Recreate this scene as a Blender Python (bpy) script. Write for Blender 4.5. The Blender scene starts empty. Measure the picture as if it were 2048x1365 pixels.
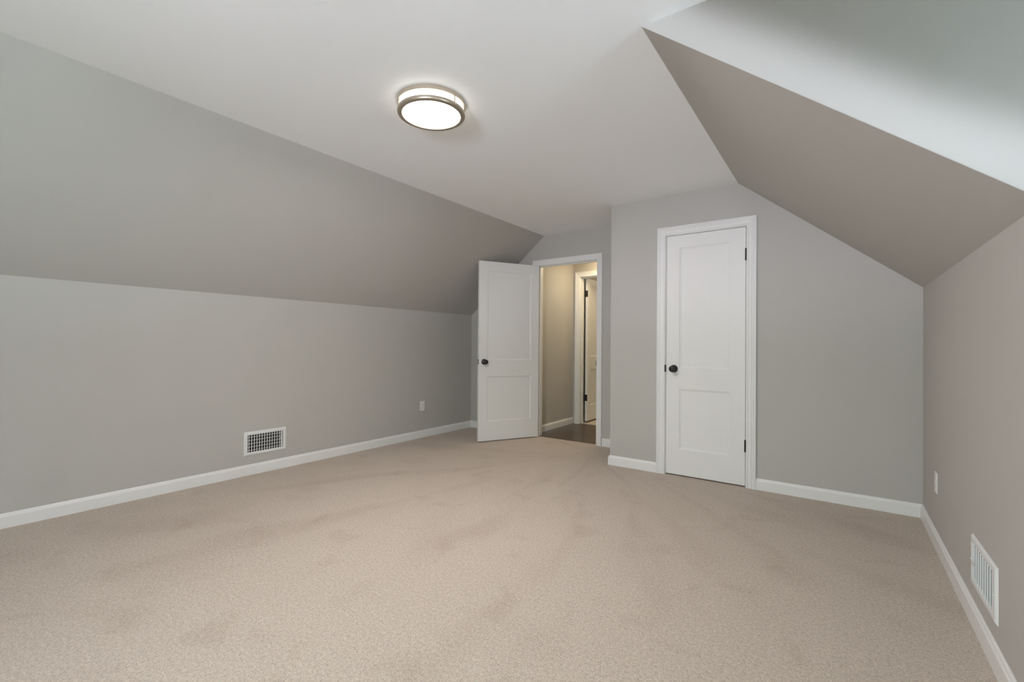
import bpy, bmesh, math
from mathutils import Vector, Matrix

C = bpy.context.scene.collection
S = bpy.context.scene

# ------------------------------------------------------------------ dimensions (metres)
XR = 4.4117          # right knee wall
YC = 3.9607          # closet wall
YD = 4.6199          # entry wall
XJ = 2.2538          # corner where the closet block juts out
H = 2.3891           # flat ceiling
KL, KR = 1.4805, 1.4906
SL, SR = 1.1168, 3.3169
YA = 1.7929          # far cheek of the dormer
YB = 1.04            # near cheek of the dormer
YC1, YC2 = -1.35, -0.45   # made-up second dormer for fill light, behind the camera's right shoulder
XD = 5.15            # dormer window wall
YK = -1.75           # gable wall behind the camera
WT = 0.115           # partition thickness
HX = 0.93            # hall left wall
HY = 5.715           # hall far wall
HH = 2.25            # hall ceiling

# ------------------------------------------------------------------ camera
F_PX, YAW, PIT, ROL, CYO = 914.2013, -0.6215286, 0.00814266, 0.0082333, -1.0456
cam = bpy.data.cameras.new('camera')
cam.sensor_width = 36.0
cam.lens = F_PX * 36.0 / 2048.0
cam.shift_y = CYO / 2048.0
cam.clip_start = 0.02
co = bpy.data.objects.new('camera', cam)
C.objects.link(co)
fw = Vector((math.sin(YAW), math.cos(YAW), 0)); rt = Vector((math.cos(YAW), -math.sin(YAW), 0)); up = Vector((0, 0, 1))
fw, up = fw * math.cos(PIT) + up * math.sin(PIT), up * math.cos(PIT) - fw * math.sin(PIT)
rt, up = rt * math.cos(ROL) + up * math.sin(ROL), up * math.cos(ROL) - rt * math.sin(ROL)
m = Matrix(((rt.x, up.x, -fw.x, 3.9703), (rt.y, up.y, -fw.y, 0.0), (rt.z, up.z, -fw.z, 1.1), (0, 0, 0, 1)))
co.matrix_world = m
S.camera = co

# ------------------------------------------------------------------ sky, exposure
S.view_settings.view_transform = 'Standard'
S.view_settings.look = 'None'
S.view_settings.exposure = 0.0
S.view_settings.gamma = 1.0
S.view_settings.use_curve_mapping = False
S.cycles.max_bounces = 16
S.cycles.diffuse_bounces = 10
S.cycles.glossy_bounces = 4
S.cycles.transparent_max_bounces = 8
S.cycles.sample_clamp_indirect = 60.0

LAMP, LAMP_C = 30.5, (1.0, 0.91, 0.88)
HALL, HALL_C = 33.0, (1.0, 0.79, 0.48)
# made-up fill daylight for the added windows: sky and ground seen from the gable end (-Y) and from the dormers (+X)
GABLE_FILL_SKY, GABLE_FILL_GND = (65, 80, 79), (132, 140, 158)  # gable values stand in for a flash behind the camera
SIDE_FILL_SKY, SIDE_FILL_GND = (11, 14.8, 16.5), (42, 54.5, 58)
w = bpy.data.worlds.new('sky'); S.world = w; w.use_nodes = True
nt = w.node_tree; nt.nodes.clear()


def wn(t, **k):
    a = nt.nodes.new(t)
    for kk, v in k.items():
        setattr(a, kk, v)
    return a


tc = wn('ShaderNodeTexCoord'); sx = wn('ShaderNodeSeparateXYZ'); nt.links.new(tc.outputs['Generated'], sx.inputs[0])
hz = wn('ShaderNodeMapRange'); hz.inputs['From Min'].default_value = -0.03; hz.inputs['From Max'].default_value = 0.06
nt.links.new(sx.outputs['Z'], hz.inputs['Value'])
ad = wn('ShaderNodeMath', operation='ADD'); nt.links.new(sx.outputs['X'], ad.inputs[0]); nt.links.new(sx.outputs['Y'], ad.inputs[1])
az = wn('ShaderNodeMapRange'); az.inputs['From Min'].default_value = -0.25; az.inputs['From Max'].default_value = 0.25     # 0 towards -Y, 1 towards +X
nt.links.new(ad.outputs[0], az.inputs['Value'])
mixes = []
for lo, hi in ((GABLE_FILL_GND, GABLE_FILL_SKY), (SIDE_FILL_GND, SIDE_FILL_SKY)):
    q = wn('ShaderNodeMix', data_type='RGBA'); q.inputs['A'].default_value = (*lo, 1); q.inputs['B'].default_value = (*hi, 1)
    nt.links.new(hz.outputs[0], q.inputs['Factor']); mixes.append(q)
q = wn('ShaderNodeMix', data_type='RGBA'); nt.links.new(az.outputs[0], q.inputs['Factor'])
nt.links.new(mixes[0].outputs['Result'], q.inputs['A']); nt.links.new(mixes[1].outputs['Result'], q.inputs['B'])
bg = wn('ShaderNodeBackground'); ow = wn('ShaderNodeOutputWorld')
nt.links.new(q.outputs['Result'], bg.inputs[0]); nt.links.new(bg.outputs[0], ow.inputs[0])


def portal(name, loc, rot, sx_, sy_):
    l = bpy.data.lights.new(name, 'AREA'); l.shape = 'RECTANGLE'; l.size = sx_; l.size_y = sy_
    l.cycles.is_portal = True
    o = bpy.data.objects.new(name, l); o.location = loc; o.rotation_euler = rot; C.objects.link(o)
    return o


GW = [(3.42, 4.00, 1.12, 1.74)]                                   # added gable window in place of a flash: x0,x1,z0,z1
DORMERS = [(YB, YA), (YC1, YC2)]  # the second dormer is made up to bring in fill light
DWS = [(YB + 0.22, YA - 0.22, 1.30, 1.73), (YC1 + 0.12, YC2 - 0.12, 1.12, 2.05)]   # added unseen dormer windows for fill light: y0,y1,z0,z1
for x0, x1, z0, z1 in GW:  # portals guide sampling through the added windows
    portal('window_daylight', ((x0 + x1) / 2, YK - 0.09, (z0 + z1) / 2), (math.radians(90), 0, 0), x1 - x0, z1 - z0)
for DW in DWS:
    portal('window_daylight', (XD + 0.09, (DW[0] + DW[1]) / 2, (DW[2] + DW[3]) / 2), (math.radians(90), 0, math.radians(90)), DW[1] - DW[0], DW[3] - DW[2])


# ------------------------------------------------------------------ materials
def mat(name, col, rough=0.6, metal=0.0, spec=0.5, noise=None, bump=None, emit=None):
    mt = bpy.data.materials.new(name); mt.use_nodes = True
    n = mt.node_tree; b = n.nodes['Principled BSDF']
    b.inputs['Base Color'].default_value = (*col, 1); b.inputs['Roughness'].default_value = rough
    b.inputs['Metallic'].default_value = metal; b.inputs['Specular IOR Level'].default_value = spec
    t = n.nodes.new('ShaderNodeTexCoord')
    if noise:
        sc, amt = noise
        nz = n.nodes.new('ShaderNodeTexNoise'); nz.inputs['Scale'].default_value = sc; nz.inputs['Detail'].default_value = 3
        n.links.new(t.outputs['Object'], nz.inputs['Vector'])
        mx = n.nodes.new('ShaderNodeMix'); mx.data_type = 'RGBA'
        mx.inputs['A'].default_value = (*[c * (1 - amt) for c in col], 1); mx.inputs['B'].default_value = (*[min(1, c * (1 + amt)) for c in col], 1)
        n.links.new(nz.outputs['Fac'], mx.inputs['Factor']); n.links.new(mx.outputs['Result'], b.inputs['Base Color'])
    if bump:
        sc, st, ds = bump
        nz = n.nodes.new('ShaderNodeTexNoise'); nz.inputs['Scale'].default_value = sc; nz.inputs['Detail'].default_value = 4
        n.links.new(t.outputs['Object'], nz.inputs['Vector'])
        bp = n.nodes.new('ShaderNodeBump'); bp.inputs['Strength'].default_value = st; bp.inputs['Distance'].default_value = ds
        n.links.new(nz.outputs['Fac'], bp.inputs['Height']); n.links.new(bp.outputs[0], b.inputs['Normal'])
    if emit:
        b.inputs['Emission Color'].default_value = (*emit[0], 1); b.inputs['Emission Strength'].default_value = emit[1]
    return mt


M = {}
M['wall'] = mat('grey_wall_paint', (0.50, 0.485, 0.46), 0.75, spec=0.25, bump=(260, 0.04, 0.002))
M['ceiling'] = mat('white_ceiling_paint', (0.895, 0.91, 0.925), 0.85, spec=0.2, bump=(260, 0.03, 0.002))
M['trim'] = mat('white_trim_paint', (0.79, 0.79, 0.78), 0.38, spec=0.4)
M['door'] = mat('white_door_paint', (0.79, 0.79, 0.78), 0.42, spec=0.4, bump=(180, 0.02, 0.001))
M['black'] = mat('matte_black_metal', (0.012, 0.011, 0.011), 0.38, spec=0.5)
M['vent'] = mat('white_vent_enamel', (0.76, 0.77, 0.77), 0.4, spec=0.4)
M['duct'] = mat('dark_duct', (0.006, 0.006, 0.007), 0.7)  # near-black sheet paints the shade of the duct behind the open louvers
M['damper'] = mat('closed_damper_enamel', (0.10, 0.105, 0.11), 0.5)  # white damper painted near-black so gaps between louvers look shaded
M['plastic'] = mat('white_outlet_plastic', (0.80, 0.79, 0.77), 0.35)
M['slot'] = mat('outlet_slot', (0.10, 0.10, 0.10), 0.6)
M['nickel'] = mat('brushed_nickel', (0.62, 0.55, 0.46), 0.32, metal=1.0, bump=(90, 0.02, 0.001))
M['glow'] = mat('lit_white_diffuser', (0.85, 0.83, 0.8), 0.5, emit=((1.0, 0.95, 0.88), 3.0))
M['sideglow'] = mat('lit_white_side_band', (0.85, 0.83, 0.8), 0.5, emit=((1.0, 0.92, 0.80), 2.3))
M['hallglow'] = mat('lit_hall_diffuser', (0.85, 0.83, 0.8), 0.5, emit=(HALL_C, HALL))
M['tile'] = mat('pale_tile', (0.62, 0.56, 0.48), 0.4, noise=(12, 0.06))

# window glass: lets nearly all light straight through
g = bpy.data.materials.new('window_glass'); g.use_nodes = True; n = g.node_tree; n.nodes.clear()
tr = n.nodes.new('ShaderNodeBsdfTransparent'); gl = n.nodes.new('ShaderNodeBsdfGlossy'); gl.inputs['Roughness'].default_value = 0.02
ms = n.nodes.new('ShaderNodeMixShader'); ms.inputs[0].default_value = 0.05; mo = n.nodes.new('ShaderNodeOutputMaterial')
n.links.new(tr.outputs[0], ms.inputs[1]); n.links.new(gl.outputs[0], ms.inputs[2]); n.links.new(ms.outputs[0], mo.inputs[0])
M['glass'] = g


def carpet_material():
    mt = bpy.data.materials.new('beige_cut_pile_carpet'); mt.use_nodes = True
    n = mt.node_tree; L = n.links; b = n.nodes['Principled BSDF']
    b.inputs['Roughness'].default_value = 0.95; b.inputs['Specular IOR Level'].default_value = 0.1
    b.inputs['Sheen Weight'].default_value = 0.15; b.inputs['Sheen Roughness'].default_value = 0.5

    def nd(t, **k):
        a = n.nodes.new(t)
        for kk, v in k.items():
            setattr(a, kk, v)
        return a

    def math_(op, a, bb=None):
        q = nd('ShaderNodeMath', operation=op)
        for i, v in enumerate((a, bb)):
            if v is None:
                continue
            if isinstance(v, (int, float)):
                q.inputs[i].default_value = v
            else:
                L.new(v, q.inputs[i])
        return q.outputs[0]
    t = nd('ShaderNodeTexCoord'); sp = nd('ShaderNodeSeparateXYZ'); L.new(t.outputs['Object'], sp.inputs[0])
    # vacuum strokes fan out from the doorway: noise in polar coordinates round it
    dx = math_('SUBTRACT', sp.outputs['X'], 1.95); dy = math_('SUBTRACT', sp.outputs['Y'], 4.25)
    rad = math_('SQRT', math_('ADD', math_('MULTIPLY', dx, dx), math_('MULTIPLY', dy, dy)))
    ang = math_('ARCTAN2', dy, dx)
    cb = nd('ShaderNodeCombineXYZ'); L.new(math_('MULTIPLY', ang, 7.0), cb.inputs[0]); L.new(math_('MULTIPLY', rad, 0.75), cb.inputs[1])
    st = nd('ShaderNodeTexNoise'); st.inputs['Scale'].default_value = 1.0; st.inputs['Detail'].default_value = 3.5; st.inputs['Distortion'].default_value = 0.35
    L.new(cb.outputs[0], st.inputs['Vector'])
    s1 = nd('ShaderNodeMapRange'); s1.inputs['From Min'].default_value = 0.52; s1.inputs['From Max'].default_value = 0.68
    L.new(st.outputs['Fac'], s1.inputs['Value'])
    # footmarks
    fm = nd('ShaderNodeTexNoise'); fm.inputs['Scale'].default_value = 4.2; fm.inputs['Detail'].default_value = 2.0; fm.inputs['Distortion'].default_value = 0.6
    L.new(t.outputs['Object'], fm.inputs['Vector'])
    s2 = nd('ShaderNodeMapRange'); s2.inputs['From Min'].default_value = 0.58; s2.inputs['From Max'].default_value = 0.70
    L.new(fm.outputs['Fac'], s2.inputs['Value'])
    nap = math_('MINIMUM', math_('ADD', math_('MULTIPLY', s1.outputs[0], 0.55), math_('MULTIPLY', s2.outputs[0], 0.45)), 1.0)
    # tufts
    tf = nd('ShaderNodeTexNoise'); tf.inputs['Scale'].default_value = 190.0; tf.inputs['Detail'].default_value = 3.0
    L.new(t.outputs['Object'], tf.inputs['Vector'])
    tr_ = nd('ShaderNodeMapRange'); tr_.inputs['From Min'].default_value = 0.30; tr_.inputs['From Max'].default_value = 0.70
    L.new(tf.outputs['Fac'], tr_.inputs['Value'])
    t2 = nd('ShaderNodeTexNoise'); t2.inputs['Scale'].default_value = 75.0; t2.inputs['Detail'].default_value = 2.0; t2.inputs['Roughness'].default_value = 0.6
    L.new(t.outputs['Object'], t2.inputs['Vector'])
    t2r = nd('ShaderNodeMapRange'); t2r.inputs['From Min'].default_value = 0.30; t2r.inputs['From Max'].default_value = 0.70
    L.new(t2.outputs['Fac'], t2r.inputs['Value'])
    tuft = math_('ADD', math_('MULTIPLY', tr_.outputs[0], 0.62), math_('MULTIPLY', t2r.outputs[0], 0.38))
    c1 = nd('ShaderNodeMix', data_type='RGBA'); c1.inputs['A'].default_value = (*CARPET_LO, 1); c1.inputs['B'].default_value = (*CARPET_HI, 1)
    L.new(tuft, c1.inputs['Factor'])
    c2 = nd('ShaderNodeMix', data_type='RGBA', blend_type='MULTIPLY'); c2.inputs['B'].default_value = (0.83, 0.80, 0.775, 1)
    L.new(nap, c2.inputs['Factor']); L.new(c1.outputs['Result'], c2.inputs['A'])
    L.new(c2.outputs['Result'], b.inputs['Base Color'])
    bp = nd('ShaderNodeBump'); bp.inputs['Strength'].default_value = 0.75; bp.inputs['Distance'].default_value = 0.006
    L.new(tf.outputs['Fac'], bp.inputs['Height']); L.new(bp.outputs[0], b.inputs['Normal'])
    return mt


CARPET_LO, CARPET_HI = (0.330, 0.273, 0.226), (0.730, 0.633, 0.540)
M['carpet'] = carpet_material()


def wood_material():
    mt = bpy.data.materials.new('dark_oak_boards'); mt.use_nodes = True
    n = mt.node_tree; L = n.links; b = n.nodes['Principled BSDF']
    b.inputs['Roughness'].default_value = 0.35
    t = n.nodes.new('ShaderNodeTexCoord'); mp = n.nodes.new('ShaderNodeMapping')
    L.new(t.outputs['Object'], mp.inputs[0])
    br = n.nodes.new('ShaderNodeTexBrick'); L.new(mp.outputs[0], br.inputs['Vector'])
    br.inputs['Scale'].default_value = 1.0; br.inputs['Brick Width'].default_value = 0.9; br.inputs['Row Height'].default_value = 0.083
    br.inputs['Mortar Size'].default_value = 0.0015
    br.inputs['Color1'].default_value = (0.085, 0.052, 0.033, 1); br.inputs['Color2'].default_value = (0.15, 0.095, 0.062, 1); br.inputs['Mortar'].default_value = (0.02, 0.012, 0.008, 1)
    m2 = n.nodes.new('ShaderNodeMapping'); m2.inputs['Scale'].default_value = (3, 40, 3); L.new(t.outputs['Object'], m2.inputs[0])
    nz = n.nodes.new('ShaderNodeTexNoise'); nz.inputs['Scale'].default_value = 2.0; nz.inputs['Detail'].default_value = 5; L.new(m2.outputs[0], nz.inputs['Vector'])
    mx = n.nodes.new('ShaderNodeMix'); mx.data_type = 'RGBA'; mx.blend_type = 'MULTIPLY'; mx.inputs['Factor'].default_value = 0.5
    L.new(br.outputs['Color'], mx.inputs['A']); L.new(nz.outputs['Color'], mx.inputs['B']); L.new(mx.outputs['Result'], b.inputs['Base Color'])
    return mt


M['wood'] = wood_material()


# ------------------------------------------------------------------ mesh helpers
def obj(name, bm, material, parent=None, smooth=False):
    bmesh.ops.recalc_face_normals(bm, faces=bm.faces[:])
    me = bpy.data.meshes.new(name); bm.to_mesh(me); bm.free()
    me.materials.append(M[material])
    if smooth:
        for p in me.polygons:
            p.use_smooth = True
    o = bpy.data.objects.new(name, me); C.objects.link(o)
    if parent:
        o.parent = parent
    return o


def tag(o, label=None, cat=None, group=None, kind=None):
    for k, v in (('label', label), ('category', cat), ('group', group), ('kind', kind)):
        if v:
            o[k] = v
    return o


def struct(name, bm, material, label, cat):
    return tag(obj(name, bm, material), label, cat, kind='structure')


def empty(name, loc, label, cat, group=None, kind=None, rot=(0, 0, 0)):
    o = bpy.data.objects.new(name, None); o.empty_display_size = 0.05; C.objects.link(o)
    o.location = loc; o.rotation_euler = rot
    return tag(o, label, cat, group, kind)


def box(bm, x0, x1, y0, y1, z0, z1, bevel=0.0, seg=2):
    r = bmesh.ops.create_cube(bm, size=1.0)
    vs = r['verts']
    for v in vs:
        v.co = Vector((x0 + (v.co.x + .5) * (x1 - x0), y0 + (v.co.y + .5) * (y1 - y0), z0 + (v.co.z + .5) * (z1 - z0)))
    if bevel:
        es = list({ed for v in vs for ed in v.link_edges})
        bmesh.ops.bevel(bm, geom=es, offset=bevel, segments=seg, affect='EDGES', profile=0.5)
    return bm


def prism(bm, pts, d):
    """extrude the 3-D polygon pts by the vector d"""
    d = Vector(d)
    a = [bm.verts.new(Vector(p)) for p in pts]; b = [bm.verts.new(Vector(p) + d) for p in pts]
    bm.faces.new(a); bm.faces.new(b[::-1])
    for i in range(len(pts)):
        j = (i + 1) % len(pts)
        bm.faces.new((a[i], a[j], b[j], b[i]))
    return bm


def lathe(bm, prof, seg=48, axis='Z', at=(0, 0, 0)):
    """prof: list of (r, t); spun about axis through at; ends with r=0 close"""
    at = Vector(at)

    def P(r, t, a):
        c, s = r * math.cos(a), r * math.sin(a)
        v = {'Z': (c, s, t), 'Y': (c, t, s), 'X': (t, c, s)}[axis]
        return at + Vector(v)
    rings = []
    for r, t in prof:
        if r < 1e-6:
            rings.append([bm.verts.new(P(0, t, 0))])
        else:
            rings.append([bm.verts.new(P(r, t, 2 * math.pi * k / seg)) for k in range(seg)])
    for A, B in zip(rings, rings[1:]):
        for k in range(seg):
            j = (k + 1) % seg
            if len(A) == 1 and len(B) == 1:
                continue
            if len(A) == 1:
                bm.faces.new((A[0], B[j], B[k]))
            elif len(B) == 1:
                bm.faces.new((A[k], A[j], B[0]))
            else:
                bm.faces.new((A[k], A[j], B[j], B[k]))
    return bm


def sweep(bm, path, prof, nrm, closed=False):
    """mitred sweep. path: 3-D points in one plane with normal nrm; prof: (u, w): u sideways in the plane
    (to the left of travel seen with nrm towards you), w along nrm."""
    nrm = Vector(nrm).normalized(); P = [Vector(p) for p in path]; rings = []
    N = len(P)
    for i in range(N):
        dirs = []
        if i > 0 or closed:
            dirs.append((P[i] - P[i - 1]).normalized())
        if i < N - 1 or closed:
            dirs.append((P[(i + 1) % N] - P[i]).normalized())
        ss = [nrm.cross(d) for d in dirs]
        s = sum(ss, Vector()) / len(ss); s = s / s.dot(ss[0])
        rings.append([bm.verts.new(P[i] + s * u + nrm * wv) for u, wv in prof])
    K = len(prof)
    for i in range(N if closed else N - 1):
        A, B = rings[i], rings[(i + 1) % N]
        for k in range(K):
            j = (k + 1) % K
            bm.faces.new((A[k], A[j], B[j], B[k]))
    if not closed:
        bm.faces.new(rings[0][::-1]); bm.faces.new(rings[-1])
    return bm


nb = bmesh.new

# ------------------------------------------------------------------ room shell
bm = nb(); box(bm, -0.12, XR + 0.1, YK - 0.12, YD + 0.03, -0.12, 0.0)
struct('floor', bm, 'carpet', 'beige cut pile carpet covering the whole attic room floor', 'carpet')
bm = nb(); box(bm, HX - 0.1, 2.7, YD + 0.03, HY + 0.06, -0.12, -0.004)
struct('floor', bm, 'wood', 'dark brown hardwood floor seen through the open doorway', 'floor')
bm = nb(); box(bm, 0.885, 2.7, HY + 0.06, 8.0, -0.12, 0.004)
struct('floor', bm, 'tile', 'pale floor of the far room beyond the hall', 'floor')

bm = nb(); box(bm, -0.12, 0, YK, YD + WT, 0, KL)
struct('wall_left', bm, 'wall', 'long low grey knee wall under the left slope', 'wall')
bm = nb()
for a, b, z in ((YK, YC1, KR), (YC1, YC2, 0.95), (YC2, YB, KR), (YB, YA, 0.95), (YA, YD + WT, KR)):
    box(bm, XR, XR + 0.1, a, b, 0, z)
struct('wall_right', bm, 'wall', 'low grey knee wall under the right slope', 'wall')

bm = nb()
box(bm, SL, SR, YK, YD + WT, H, H + 0.1); [box(bm, SR, XD + 0.1, a - 0.1, b + 0.1, H, H + 0.1) for a, b in DORMERS]
struct('ceiling', bm, 'ceiling', 'flat painted ceiling strip holding the round light', 'ceiling')
bm = nb(); box(bm, HX - 0.1, 2.7, YD + WT, HY + WT, HH, HH + 0.1)
struct('ceiling', bm, 'ceiling', 'low hall ceiling seen through the doorway', 'ceiling')
bm = nb(); box(bm, 0.885, 2.7, HY + WT, 8.0, 2.3, 2.4)
struct('ceiling', bm, 'ceiling', 'far room ceiling above the inner white door', 'ceiling')

tl = Vector((-(H - KL), 0, SL)).normalized() * 0.1      # outward normals of the slopes
bm = nb(); prism(bm, [(0, YK, KL), (SL, YK, H), (SL + tl.x, YK, H + tl.z), (tl.x, YK, KL + tl.z)], (0, YD + WT - YK, 0))
struct('wall_left_slope', bm, 'wall', 'big grey sloped ceiling on the left', 'sloped ceiling')
trr = Vector(((H - KR), 0, XR - SR)).normalized() * 0.1
bm = nb()
for a, b in ((YK, YC1 - 0.001), (YC2 + 0.001, YB - 0.001), (YA + 0.001, YD + WT)):
    prism(bm, [(XR, a, KR), (SR, a, H), (SR + trr.x, a, H + trr.z), (XR + trr.x, a, KR + trr.z)], (0, b - a, 0))
struct('wall_right_slope', bm, 'wall', 'shaded grey sloped ceiling above the closet door side', 'sloped ceiling')
# dormer, and the added one behind the camera for fill light
CHK = [(SR, H), (XD, H), (XD, 0.9), (XR + 0.1, 0.9), (XR + 0.1, KR - 0.08)]
for y, d, lb in ((YA, 0.1, 'bright triangular dormer cheek wall at upper right'), (YB, -0.1, 'near dormer cheek wall outside the photo at right'),
                 (YC2, 0.1, 'far cheek of the dormer behind the camera'), (YC1, -0.1, 'near cheek of the dormer behind the camera')):
    bm = nb(); prism(bm, [(x, y, z) for x, z in CHK], (0, d, 0)); struct('wall_dormer', bm, 'wall', lb, 'wall')
for (a, b), (y0, y1, z0, z1), lb in zip(DORMERS, DWS, ('beside', 'behind')):
    bm = nb()
    box(bm, XD, XD + 0.1, a - 0.1, y0, 0.8, H); box(bm, XD, XD + 0.1, y1, b + 0.1, 0.8, H)
    box(bm, XD, XD + 0.1, y0, y1, 0.8, z0); box(bm, XD, XD + 0.1, y0, y1, z1, H)
    struct('wall_dormer_front', bm, 'wall', 'dormer wall holding the window %s the camera' % lb, 'wall')
    bm = nb(); box(bm, XR - 0.02, XD, a, b, 0.95, 0.98, 0.004)
    struct('trim_1' if lb == 'beside' else 'trim_5', bm, 'trim', 'white ledge board on the knee wall of the dormer %s the camera' % lb, 'ledge')
# gable behind the camera
bm = nb()


def gable(x0, x1, zb, zt=None):
    """piece of the gable wall between x0 and x1 from zb up to zt, or up to the roof"""
    def roof(x):
        return min(H, KL + (H - KL) * x / SL, KR + (H - KR) * (XR - x) / (XR - SR))
    xs = [x0] + [k for k in (SL, SR) if x0 < k < x1] + [x1]
    top = [(x, YK, zt if zt is not None else roof(x)) for x in reversed(xs)]
    prism(bm, [(x0, YK, zb), (x1, YK, zb)] + top, (0, -0.12, 0))


gable(0, GW[0][0], 0)
gable(GW[0][1], XR, 0)
for x0, x1, z0, z1 in GW:
    gable(x0, x1, 0, z0); gable(x0, x1, z1)
struct('wall_back', bm, 'wall', 'gable wall behind the camera with a window', 'wall')

# entry wall (with the doorway), closet front and its return
DX0, DX1, DZ = 1.035, 1.803, 2.037                                 # entry opening
CX0, CX1, CZ = 2.7595, 3.3775, 2.038                               # closet opening


def zroof(x):
    return min(H, KL + (H - KL) * x / SL, KR + (H - KR) * (XR - x) / (XR - SR))


def wallpiece(bm, x0, x1, y, zb, zt=None, t=WT):
    xs = [x0] + [k for k in (SL, SR) if x0 < k < x1] + [x1]
    top = [(x, y, zt if zt is not None else zroof(x)) for x in reversed(xs)]
    prism(bm, [(x0, y, zb), (x1, y, zb)] + top, (0, t, 0))


JT = 0.018
bm = nb()
wallpiece(bm, 0, DX0 - JT, YD, 0); wallpiece(bm, DX0 - JT, DX1 + JT, YD, DZ + JT); wallpiece(bm, DX1 + JT, XR, YD, 0)
struct('wall_entry', bm, 'wall', 'recessed grey end wall with the open doorway', 'wall')
bm = nb()
wallpiece(bm, XJ, CX0 - JT, YC, 0, t=0.1); wallpiece(bm, CX0 - JT, CX1 + JT, YC, CZ + JT, t=0.1); wallpiece(bm, CX1 + JT, XR, YC, 0, t=0.1)
box(bm, XJ, XJ + 0.1, YC + 0.1, YD, 0, H)
struct('wall_closet', bm, 'wall', 'grey closet wall jutting forward around the closed white door', 'wall')
# hall
bm = nb(); box(bm, HX - 0.1, HX, YD + WT, HY, 0, HH)
struct('wall_hall_left', bm, 'wall', 'narrow warm lit hall wall seen through the doorway', 'wall')
bm = nb(); box(bm, 2.6, 2.7, YD + WT, HY, 0, HH)
struct('wall_hall_right', bm, 'wall', 'hall end wall hidden behind the doorway edge', 'wall')
FX0, FX1, FZ = 1.042, 1.810, 2.037
bm = nb()
box(bm, HX - 0.1, FX0 - JT, HY, HY + WT, 0, HH); box(bm, FX1 + JT, 2.7, HY, HY + WT, 0, HH); box(bm, FX0 - JT, FX1 + JT, HY, HY + WT, FZ + JT, HH)
struct('wall_hall_far', bm, 'wall', 'far hall wall around the inner doorway', 'wall')
bm = nb(); box(bm, 0.885, 0.985, HY + WT, 8.0, 0, 2.3); box(bm, 2.6, 2.7, HY + WT, 8.0, 0, 2.3); box(bm, 0.985, 2.6, 7.9, 8.0, 0, 2.3)
box(bm, HX - 0.1, 2.6, HY + WT - 0.03, HY + WT, HH + 0.1, 2.3)
struct('wall_far_room', bm, 'wall', 'walls of the far room behind the inner white door', 'wall')

# ------------------------------------------------------------------ baseboards
BB = [(0, 0), (0.014, 0), (0.014, 0.066), (0.0125, 0.070), (0.0095, 0.0735), (0.008, 0.079), (0.0055, 0.083), (0.003, 0.086), (0, 0.086)]


def baseboard(name, path, label):
    """path runs along the wall foot, the room on its left"""
    bm = nb(); sweep(bm, [(x, y, 0.0) for x, y in path], BB, (0, 0, 1))
    return struct(name, bm, 'trim', label, 'baseboard')


CW = 0.069
baseboard('baseboard_left', [(DX0 - 0.005 - CW, YD), (0, YD), (0, YK), ], 'white baseboard along the long left knee wall')
baseboard('baseboard_right', [(XR, YK), (XR, YC), (CX1 + 0.005 + CW, YC)], 'white baseboard under the right knee wall and corner')
baseboard('baseboard_closet', [(CX0 - 0.005 - CW, YC), (XJ, YC), (XJ, YD), (DX1 + 0.005 + CW, YD)], 'white baseboard wrapping the closet corner left of closed door')
baseboard('baseboard_back', [(0, YK), (XR, YK)], 'white baseboard behind the camera')
baseboard('baseboard_hall', [(HX, HY), (HX, YD + WT)], 'white baseboard along the hall wall beyond doorway')

# ------------------------------------------------------------------ door casings and jambs
CAS = [(0, 0), (0, 0.010), (0.004, 0.0135), (0.010, 0.0135), (0.0125, 0.0100), (0.016, 0.0100), (0.022, 0.0130), (0.036, 0.0160), (0.0385, 0.0125), (0.0420, 0.0125),
       (0.0445, 0.0165), (0.052, 0.0185), (0.0545, 0.0150), (0.0575, 0.0150), (0.060, 0.0200), (0.067, 0.0200), (0.069, 0.0175), (0.069, 0)]


def doorframe(name, x0, x1, zt, y, t, stop_y, stop_s, label, far=False, prof=CAS, near=True):
    """casing on the face at y (towards -Y), jamb through the wall, and stops"""
    root = empty(name, (x0, y, 0), label, 'door frame', kind='structure')
    r = 0.005
    inv = Matrix.Translation((-x0, -y, 0))

    def add(nm, bm):
        bmesh.ops.transform(bm, matrix=inv, verts=bm.verts[:])
        return obj(nm, bm, 'trim', root)
    if near:
        bm = nb(); sweep(bm, [(x0 - r, y, 0), (x0 - r, y, zt + r), (x1 + r, y, zt + r), (x1 + r, y, 0)], prof, (0, -1, 0))
        add('casing', bm)
    if far:
        bm = nb(); sweep(bm, [(x1 + r, y + t, 0), (x1 + r, y + t, zt + r), (x0 - r, y + t, zt + r), (x0 - r, y + t, 0)], prof, (0, 1, 0))
        add('casing', bm)
    bm = nb(); box(bm, x0 - JT, x0, y, y + t, 0, zt); box(bm, x1, x1 + JT, y, y + t, 0, zt); box(bm, x0 - JT, x1 + JT, y, y + t, zt, zt + JT)
    s0, s1 = sorted((stop_y, stop_y + stop_s))
    box(bm, x0, x0 + 0.011, s0, s1, 0, zt, 0.002); box(bm, x1 - 0.011, x1, s0, s1, 0, zt, 0.002); box(bm, x0, x1, s0, s1, zt - 0.011, zt, 0.002)
    add('jamb', bm)
    return root


f_closet = doorframe('trim_2', CX0, CX1, CZ, YC, 0.1, YC + 0.040, 0.03, 'white fluted casing around the closed closet door')
CAS2 = [(0, 0), (0, 0.011), (0.003, 0.0135), (0.048, 0.0155), (0.052, 0.0185), (0.060, 0.0190), (0.0625, 0.017), (0.0625, 0)]
f_entry = doorframe('trim_3', DX0, DX1, DZ, YD, WT, YD + 0.040, 0.03, 'white casing around the open doorway to the hall', far=True, prof=CAS2)
f_hall = doorframe('trim_4', FX0, FX1, FZ, HY, WT, HY + WT - 0.040, -0.03, 'white casing around the inner doorway past the hall')


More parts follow.
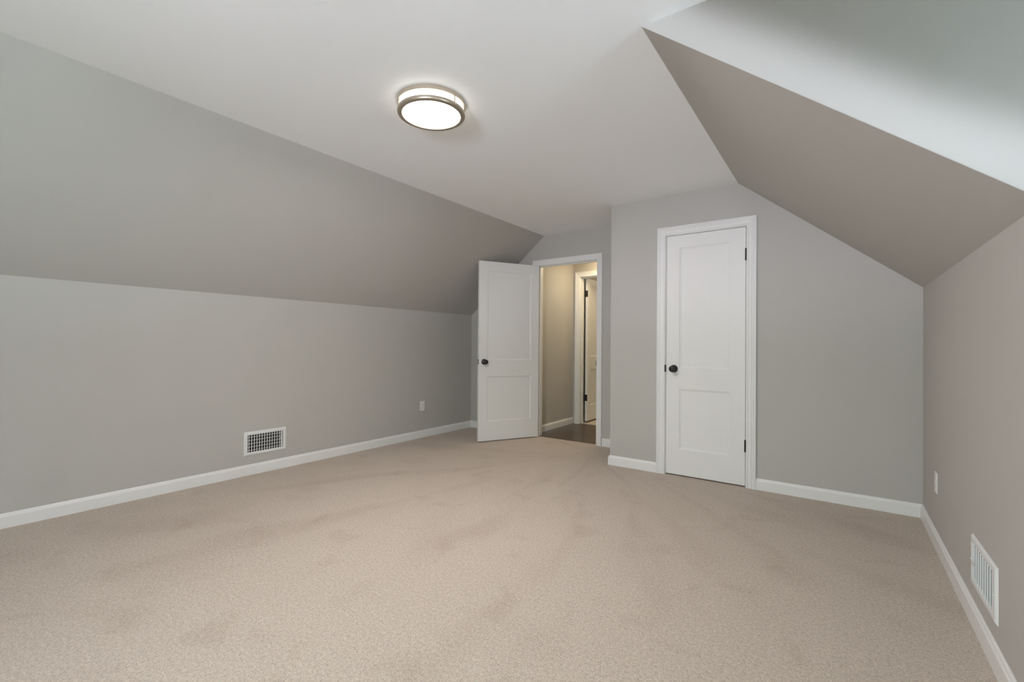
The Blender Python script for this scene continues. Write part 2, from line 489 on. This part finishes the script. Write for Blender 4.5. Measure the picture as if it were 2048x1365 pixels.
def lip(parent, x0, x1, y0, y1, z, h):
    bm = nb(); box(bm, x0, x1, y0, y1, z - h / 2, z + h / 2, min(abs(x1 - x0), abs(y1 - y0)) * 0.45)
    bmesh.ops.transform(bm, matrix=Matrix.Translation(-parent.location), verts=bm.verts[:])
    return tag(obj('strike_plate', bm, 'black', parent), 'black metal strike plate')


lip(f_closet, CX0 - 0.008, CX0 + 0.0012, YC - 0.0145, YC + 0.03, 0.905, 0.060)
lip(f_entry, DX1 - 0.0015, DX1 + 0.006, YD - 0.013, YD + 0.035, 0.900, 0.060)


# ------------------------------------------------------------------ doors
def door_slab(bm, w_, h, t, stile, panels):
    """slab in local space: x 0..w, y 0..t (both faces panelled), z 0..h. panels: (z0, z1)"""
    xs = [0, stile, w_ - stile, w_]
    zs = sorted([0, h] + [z for p in panels for z in p])
    IN, DP = 0.013, 0.0105
    for y, sgn in ((0.0, 1), (t, -1)):
        def V(x, z, d=0.0):
            return bm.verts.new((x, y + sgn * d, z))
        for i in range(3):
            for k in range(len(zs) - 1):
                a, b, c, d = xs[i], xs[i + 1], zs[k], zs[k + 1]
                if i == 1 and (c, d) in [tuple(p) for p in panels]:
                    steps = [(0, 0), (0.0012, 0.0060), (0.004, 0.0070), (0.0105, 0.0080), (IN, DP)]
                    rings = [[V(a + q, c + q, e_), V(b - q, c + q, e_), V(b - q, d - q, e_), V(a + q, d - q, e_)] for q, e_ in steps]
                    for A, B in zip(rings, rings[1:]):
                        for j in range(4):
                            bm.faces.new((A[j], A[(j + 1) % 4], B[(j + 1) % 4], B[j]))
                    bm.faces.new(rings[-1])
                else:
                    bm.faces.new((V(a, c), V(b, c), V(b, d), V(a, d)))
    for x in (0, w_):
        for k in range(len(zs) - 1):
            bm.faces.new([bm.verts.new(v) for v in ((x, 0, zs[k]), (x, t, zs[k]), (x, t, zs[k + 1]), (x, 0, zs[k + 1]))])
    for z in (0, h):
        for i in range(3):
            bm.faces.new([bm.verts.new(v) for v in ((xs[i], 0, z), (xs[i + 1], 0, z), (xs[i + 1], t, z), (xs[i], t, z))])
    bmesh.ops.remove_doubles(bm, verts=bm.verts[:], dist=1e-5)
    return bm


def knob(parent, x, z, y, out):
    """round black knob on the face at y, sticking out towards out (+1/-1)"""
    prof = [(0.0, 0.0), (0.0325, 0.0), (0.0325, 0.0035), (0.0300, 0.0075), (0.0150, 0.0095), (0.0115, 0.013), (0.0105, 0.026), (0.0130, 0.032),
            (0.0215, 0.037), (0.0265, 0.044), (0.0275, 0.051), (0.0255, 0.058), (0.0195, 0.0635), (0.0100, 0.066), (0.0, 0.0665)]
    bm = nb(); lathe(bm, [(r, t * out) for r, t in prof], 40, 'Y', (x, y, z))
    return tag(obj('door_knob', bm, 'black', parent, True), 'round black door knob')


def hinge(parent, x, y, z, leaf=None):
    """barrel with ball tips; leaf: (x0,x1,y0,y1)"""
    bm = nb(); hh = 0.0445; r = 0.0062
    prof = [(0, -hh - 0.005), (0.004, -hh - 0.004), (0.005, -hh), (r, -hh)]
    for k in range(1, 5):
        zz = -hh + 2 * hh * k / 5
        prof += [(r, zz - 0.0006), (r - 0.0012, zz), (r, zz + 0.0006)]
    prof += [(r, hh), (0.005, hh), (0.004, hh + 0.004), (0, hh + 0.005)]
    lathe(bm, prof, 20, 'Z', (x, y, z))
    if leaf:
        box(bm, *leaf, z - hh, z + hh)
    return tag(obj('hinge', bm, 'black', parent), 'black butt hinge')


PZ = [(0.215, 0.722), (0.903, 1.915)]
# closed closet door: knob left, hinges right
SW, SH, ST = 0.611, 2.023, 0.035
d1 = empty('door_1', (CX0 + 0.0035, YC + 0.002, 0.011), 'closed white two panel closet door with black knob', 'door', kind='structure')
bm = nb(); door_slab(bm, SW, SH, ST, 0.109, PZ); obj('door_slab', bm, 'door', d1)
knob(d1, 0.064, 0.892, 0.0, -1)
for z in (1.808, 0.310):
    hinge(d1, SW + 0.001, -0.0045, z, (SW - 0.0005, SW + 0.0025, 0.0, 0.030))
# entry door, swung open into the room. closed slab would run along +X from the hinge; room face is y=0
EW = 0.762
d2 = empty('door_2', (1.0385, 4.6155, 0.012), 'white two panel door standing open beside the hall doorway', 'door', kind='structure', rot=(0, 0, -math.radians(118.3)))
bm = nb(); door_slab(bm, EW, 2.021, ST, 0.102, PZ)
bmesh.ops.transform(bm, matrix=Matrix.Translation((0.003, 0, 0)), verts=bm.verts[:]); obj('door_slab', bm, 'door', d2)
knob(d2, EW + 0.003 - 0.064, 0.888, ST, 1); knob(d2, EW + 0.003 - 0.064, 0.888, 0.0, -1)
for z in (1.808, 0.310):
    hinge(d2, 0.0, -0.004, z, (0.0005, 0.003, 0.0, 0.030))
bm = nb(); box(bm, EW + 0.0028, EW + 0.0042, 0.005, 0.030, 0.860, 0.916, 0.0005)
tag(obj('latch_plate', bm, 'black', d2), 'black latch plate on the door edge')
bm = nb(); box(bm, EW + 0.0035, EW + 0.013, 0.012, 0.024, 0.880, 0.896, 0.003)
tag(obj('latch_bolt', bm, 'nickel', d2), 'metal latch bolt')
# inner door past the hall, opened away
d3 = empty('door_3', (1.060, HY + WT + 0.004, 0.030), 'white panelled inner door half seen past the hall', 'door', kind='structure', rot=(0, 0, math.radians(91.5)))
bm = nb(); door_slab(bm, EW, 2.003, ST, 0.102, PZ)
bmesh.ops.transform(bm, matrix=Matrix.Translation((0.006, -ST, 0)), verts=bm.verts[:]); obj('door_slab', bm, 'door', d3)
knob(d3, EW + 0.006 - 0.064, 0.888, -ST, -1)
for z in (1.79, 0.325):
    hinge(d3, 0.0, 0.004, z, (0.003, 0.0062, -0.034, 0.0))
    bm = nb(); box(bm, -0.0165, 0.030, 0.0, 0.0035, z - 0.0445, z + 0.0445)     # leaf on the jamb side
    bmesh.ops.transform(bm, matrix=Matrix.Rotation(-math.radians(91.5), 4, 'Z'), verts=bm.verts[:])
    tag(obj('hinge_leaf', bm, 'black', d3), 'black hinge leaf')

# ------------------------------------------------------------------ windows added for fill light (behind the camera and in the dormer)


def window(name, o, ax, w_, h, label):
    """o: lower corner on the outer face; ax: 'x' (wall along x) or 'y'"""
    root = empty(name, o, label, 'window', kind='structure', rot=(0, 0, 0 if ax == 'x' else math.radians(90)))
    bm = nb(); t = 0.045
    for a in ((0, t, 0, h), (w_ - t, w_, 0, h), (t, w_ - t, 0, t), (t, w_ - t, h - t, h), (t, w_ - t, h / 2 - 0.02, h / 2 + 0.02)):
        box(bm, a[0], a[1], -0.02, 0.03, a[2], a[3], 0.003)
    obj('window_frame', bm, 'trim', root)
    for z0, z1 in ((t, h / 2 - 0.02), (h / 2 + 0.02, h - t)):
        bm = nb(); box(bm, t, w_ - t, 0.003, 0.008, z0, z1); obj('pane', bm, 'glass', root)
    return root


for i, (x0, x1, z0, z1) in enumerate(GW):  # invented window, lights the room as a flash would
    window('window_%d' % (i + 1), (x0, YK - 0.06, z0), 'x', x1 - x0, z1 - z0, 'sash window in the gable wall behind the camera')
for i, (DW, lb) in enumerate(zip(DWS, ('beside', 'behind'))):  # both windows are added for fill, the second with its whole dormer
    window('window_%d' % (i + 2), (XD + 0.05, DW[0], DW[2]), 'y', DW[1] - DW[0], DW[3] - DW[2], 'sash window of the dormer %s the camera' % lb)

# ------------------------------------------------------------------ ceiling light
LX, LY = 2.1965, 1.7212
lamp = empty('ceiling_light', (LX, LY, H), 'round flush ceiling light with two brushed nickel rings, lit', 'ceiling light')
bm = nb(); lathe(bm, [(0, 0), (0.179, 0), (0.1795, -0.002), (0.1795, -0.0215), (0.178, -0.0230), (0.1735, -0.0230), (0.1735, -0.018), (0, -0.018)], 96)
obj('base_ring', bm, 'nickel', lamp)
bm = nb(); lathe(bm, [(0.1690, -0.018), (0.1700, -0.024), (0.1700, -0.054), (0.1690, -0.058)], 96)
tag(obj('side_diffuser', bm, 'sideglow', lamp, True), 'glowing white side band')
bm = nb(); lathe(bm, [(0.1705, -0.0545), (0.1775, -0.0545), (0.1785, -0.0555), (0.1785, -0.0665), (0.1765, -0.0705), (0.1715, -0.0728), (0.1560, -0.0732), (0.1545, -0.0720), (0.1545, -0.0690), (0.1705, -0.0690), (0.1705, -0.0545)], 96)
obj('lower_ring', bm, 'nickel', lamp)
bm = nb(); lathe(bm, [(0.1580, -0.0690), (0.1545, -0.0700), (0.13, -0.0712), (0.08, -0.0728), (0.04, -0.0736), (0, -0.0738)], 96)
tag(obj('lens', bm, 'glow', lamp, True), 'glowing white lens')
for a in (-3.4, 116.6, -123.4):
    ca, sa = math.cos(math.radians(a)), math.sin(math.radians(a))
    bm = nb(); box(bm, 0.1705, 0.1772, -0.0030, 0.0030, -0.056, -0.021)
    bmesh.ops.transform(bm, matrix=Matrix.Rotation(math.radians(a), 4, 'Z'), verts=bm.verts[:]); obj('post', bm, 'nickel', lamp)
    bm = nb(); bmesh.ops.create_uvsphere(bm, u_segments=16, v_segments=10, radius=0.0045)
    bmesh.ops.transform(bm, matrix=Matrix.Translation((0.1800 * ca, 0.1800 * sa, -0.0665)), verts=bm.verts[:]); obj('screw', bm, 'nickel', lamp, True)

# the lamp's own light, thrown down from just under the lens
dl = bpy.data.lights.new('lamp_light', 'AREA'); dl.shape = 'DISK'; dl.size = 0.30; dl.color = LAMP_C; dl.energy = LAMP
do = bpy.data.objects.new('lamp_light', dl); do.location = (0, 0, -0.0755); do.parent = lamp; C.objects.link(do)

# hall light
hl = empty('ceiling_light', (1.553, 5.40, HH), 'small lit ceiling light peeking past the doorway head in hall', 'ceiling light')
bm = nb(); lathe(bm, [(0, 0), (0.150, 0), (0.150, -0.018), (0.145, -0.022), (0, -0.022)], 48); obj('base_ring', bm, 'nickel', hl)
bm = nb(); lathe(bm, [(0.142, -0.022), (0.140, -0.050), (0.120, -0.075), (0.07, -0.088), (0, -0.092)], 48)
tag(obj('lens', bm, 'hallglow', hl, True), 'glowing warm lens')
fl = empty('ceiling_light', (1.75, 6.9, 2.3), 'lit ceiling light of the far room, out of sight behind wall', 'ceiling light')
bm = nb(); lathe(bm, [(0, 0), (0.150, 0), (0.150, -0.018), (0.145, -0.022), (0, -0.022)], 48); obj('base_ring', bm, 'nickel', fl)
bm = nb(); lathe(bm, [(0.142, -0.022), (0.140, -0.050), (0.120, -0.075), (0.07, -0.088), (0, -0.092)], 48); obj('lens', bm, 'hallglow', fl, True)


# ------------------------------------------------------------------ vents: local x along the wall, y = out of the wall, z up
def vent(loc, rz, w_, h, label, closed, group='wall vents above the baseboards'):
    root = empty('wall_vent', loc, label, 'vent', group, rot=(0, 0, rz))
    b = 0.028
    bm = nb()
    sweep(bm, [(0, 0, 0), (w_, 0, 0), (w_, 0, h), (0, 0, h)], [(0, 0), (0.001, 0.0025), (0.006, 0.0075), (0.010, 0.0085), (b - 0.004, 0.0085), (b, 0.0060), (b, 0)], (0, 1, 0) if False else (0, -1, 0), closed=True)
    bmesh.ops.transform(bm, matrix=Matrix.Scale(-1, 4, (0, 1, 0)), verts=bm.verts[:])
    obj('frame', bm, 'vent', root)
    bm = nb(); box(bm, b, w_ - b, 0.0002, 0.0006, b, h - b)
    obj('backing', bm, 'damper' if closed else 'duct', root)
    if not closed:
        bm = nb()
        for k in range(5):
            z = b + (h - 2 * b) * (k + 0.55) / 5.2
            box(bm, b, w_ - b, 0.0008, 0.0016, z - 0.0016, z + 0.0016)
        obj('damper_bars', bm, 'vent', root)
    N = 14 if not closed else 9
    bm = nb(); pitch = (w_ - 2 * b) / N
    for k in range(N):
        xc = b + pitch * (k + 0.5)
        q = nb()
        if closed:
            box(q, -0.0024, 0.0024, -0.0008, 0.0008, b, h - b); an = math.radians(78)
        else:
            box(q, -0.0030, 0.0030, -0.0007, 0.0007, b, h - b); an = math.radians(15)
        bmesh.ops.transform(q, matrix=Matrix.Translation((xc, 0.0052, 0)) @ Matrix.Rotation(an, 4, 'Z'), verts=q.verts[:])
        tmp = bpy.data.meshes.new('t'); q.to_mesh(tmp); q.free(); bm.from_mesh(tmp); bpy.data.meshes.remove(tmp)
    if not closed:
        box(bm, b + 0.007, b + 0.019, 0.003, 0.0062, b, h - b)
    obj('louvers', bm, 'vent', root)
    bm = nb()
    if closed:
        box(bm, w_ - b - 0.062, w_ - b, 0.0085, 0.0115, h * 0.46 - 0.004, h * 0.46 + 0.004)
    else:
        box(bm, b + 0.010, b + 0.034, 0.0065, 0.0085, h * 0.56 - 0.002, h * 0.56 + 0.002)
    obj('lever', bm, 'vent', root)
    for x_ in (b * 0.45, w_ - b * 0.45):
        bm = nb(); lathe(bm, [(0, 0.0115), (0.0025, 0.0108), (0.0036, 0.0085), (0.0036, 0.007)], 14, 'Y', (x_, 0, h * 0.5)); obj('screw', bm, 'vent', root, True)
    return root


# left wall: facing +X; local x runs along -Y
vent((0.0, 2.128, 0.158), -math.radians(90), 0.351, 0.198, 'white wall vent with dark openings on the left knee wall', False)
# right wall: facing -X; local x runs along +Y
vent((XR, 2.235, 0.154), math.radians(90), 0.362, 0.196, 'white wall vent with closed louvers on the right knee wall', True)


# ------------------------------------------------------------------ outlets
def outlet(loc, rz, label):
    root = empty('wall_outlet', loc, label, 'outlet', 'wall outlets above the baseboards', rot=(0, 0, rz))
    bm = nb(); box(bm, -0.035, 0.035, 0.0, 0.0065, -0.0575, 0.0575, 0.0028, 3); obj('cover_plate', bm, 'plastic', root)
    for z in (0.0197, -0.0197):
        bm = nb(); pts = []
        for k in range(40):
            a = 2 * math.pi * k / 40
            pts.append((0.0172 * math.cos(a), 0.0055, z + max(-0.0132, min(0.0132, 0.0172 * math.sin(a)))))
        prism(bm, pts, (0, 0.0026, 0)); r_ = obj('receptacle', bm, 'plastic', root)
        bm = nb(); box(bm, -0.0075, -0.0052, 0.0078, 0.0083, z - 0.002, z + 0.0068); box(bm, 0.0052, 0.0075, 0.0078, 0.0083, z - 0.001, z + 0.0060)
        lathe(bm, [(0, 0.0083), (0.0026, 0.0083), (0.0026, 0.0078)], 14, 'Y', (0, 0, z - 0.0075)); obj('slots', bm, 'slot', r_)
    bm = nb(); lathe(bm, [(0, 0.0082), (0.0022, 0.0078), (0.0032, 0.0063)], 16, 'Y', (0, 0, 0)); obj('screw', bm, 'plastic', root, True)
    return root


outlet((0.0, 3.745, 0.369), -math.radians(90), 'white wall outlet on the left knee wall nearest the open door')
outlet((XR, 3.443, 0.352), math.radians(90), 'white wall outlet on the right knee wall near the closet corner')
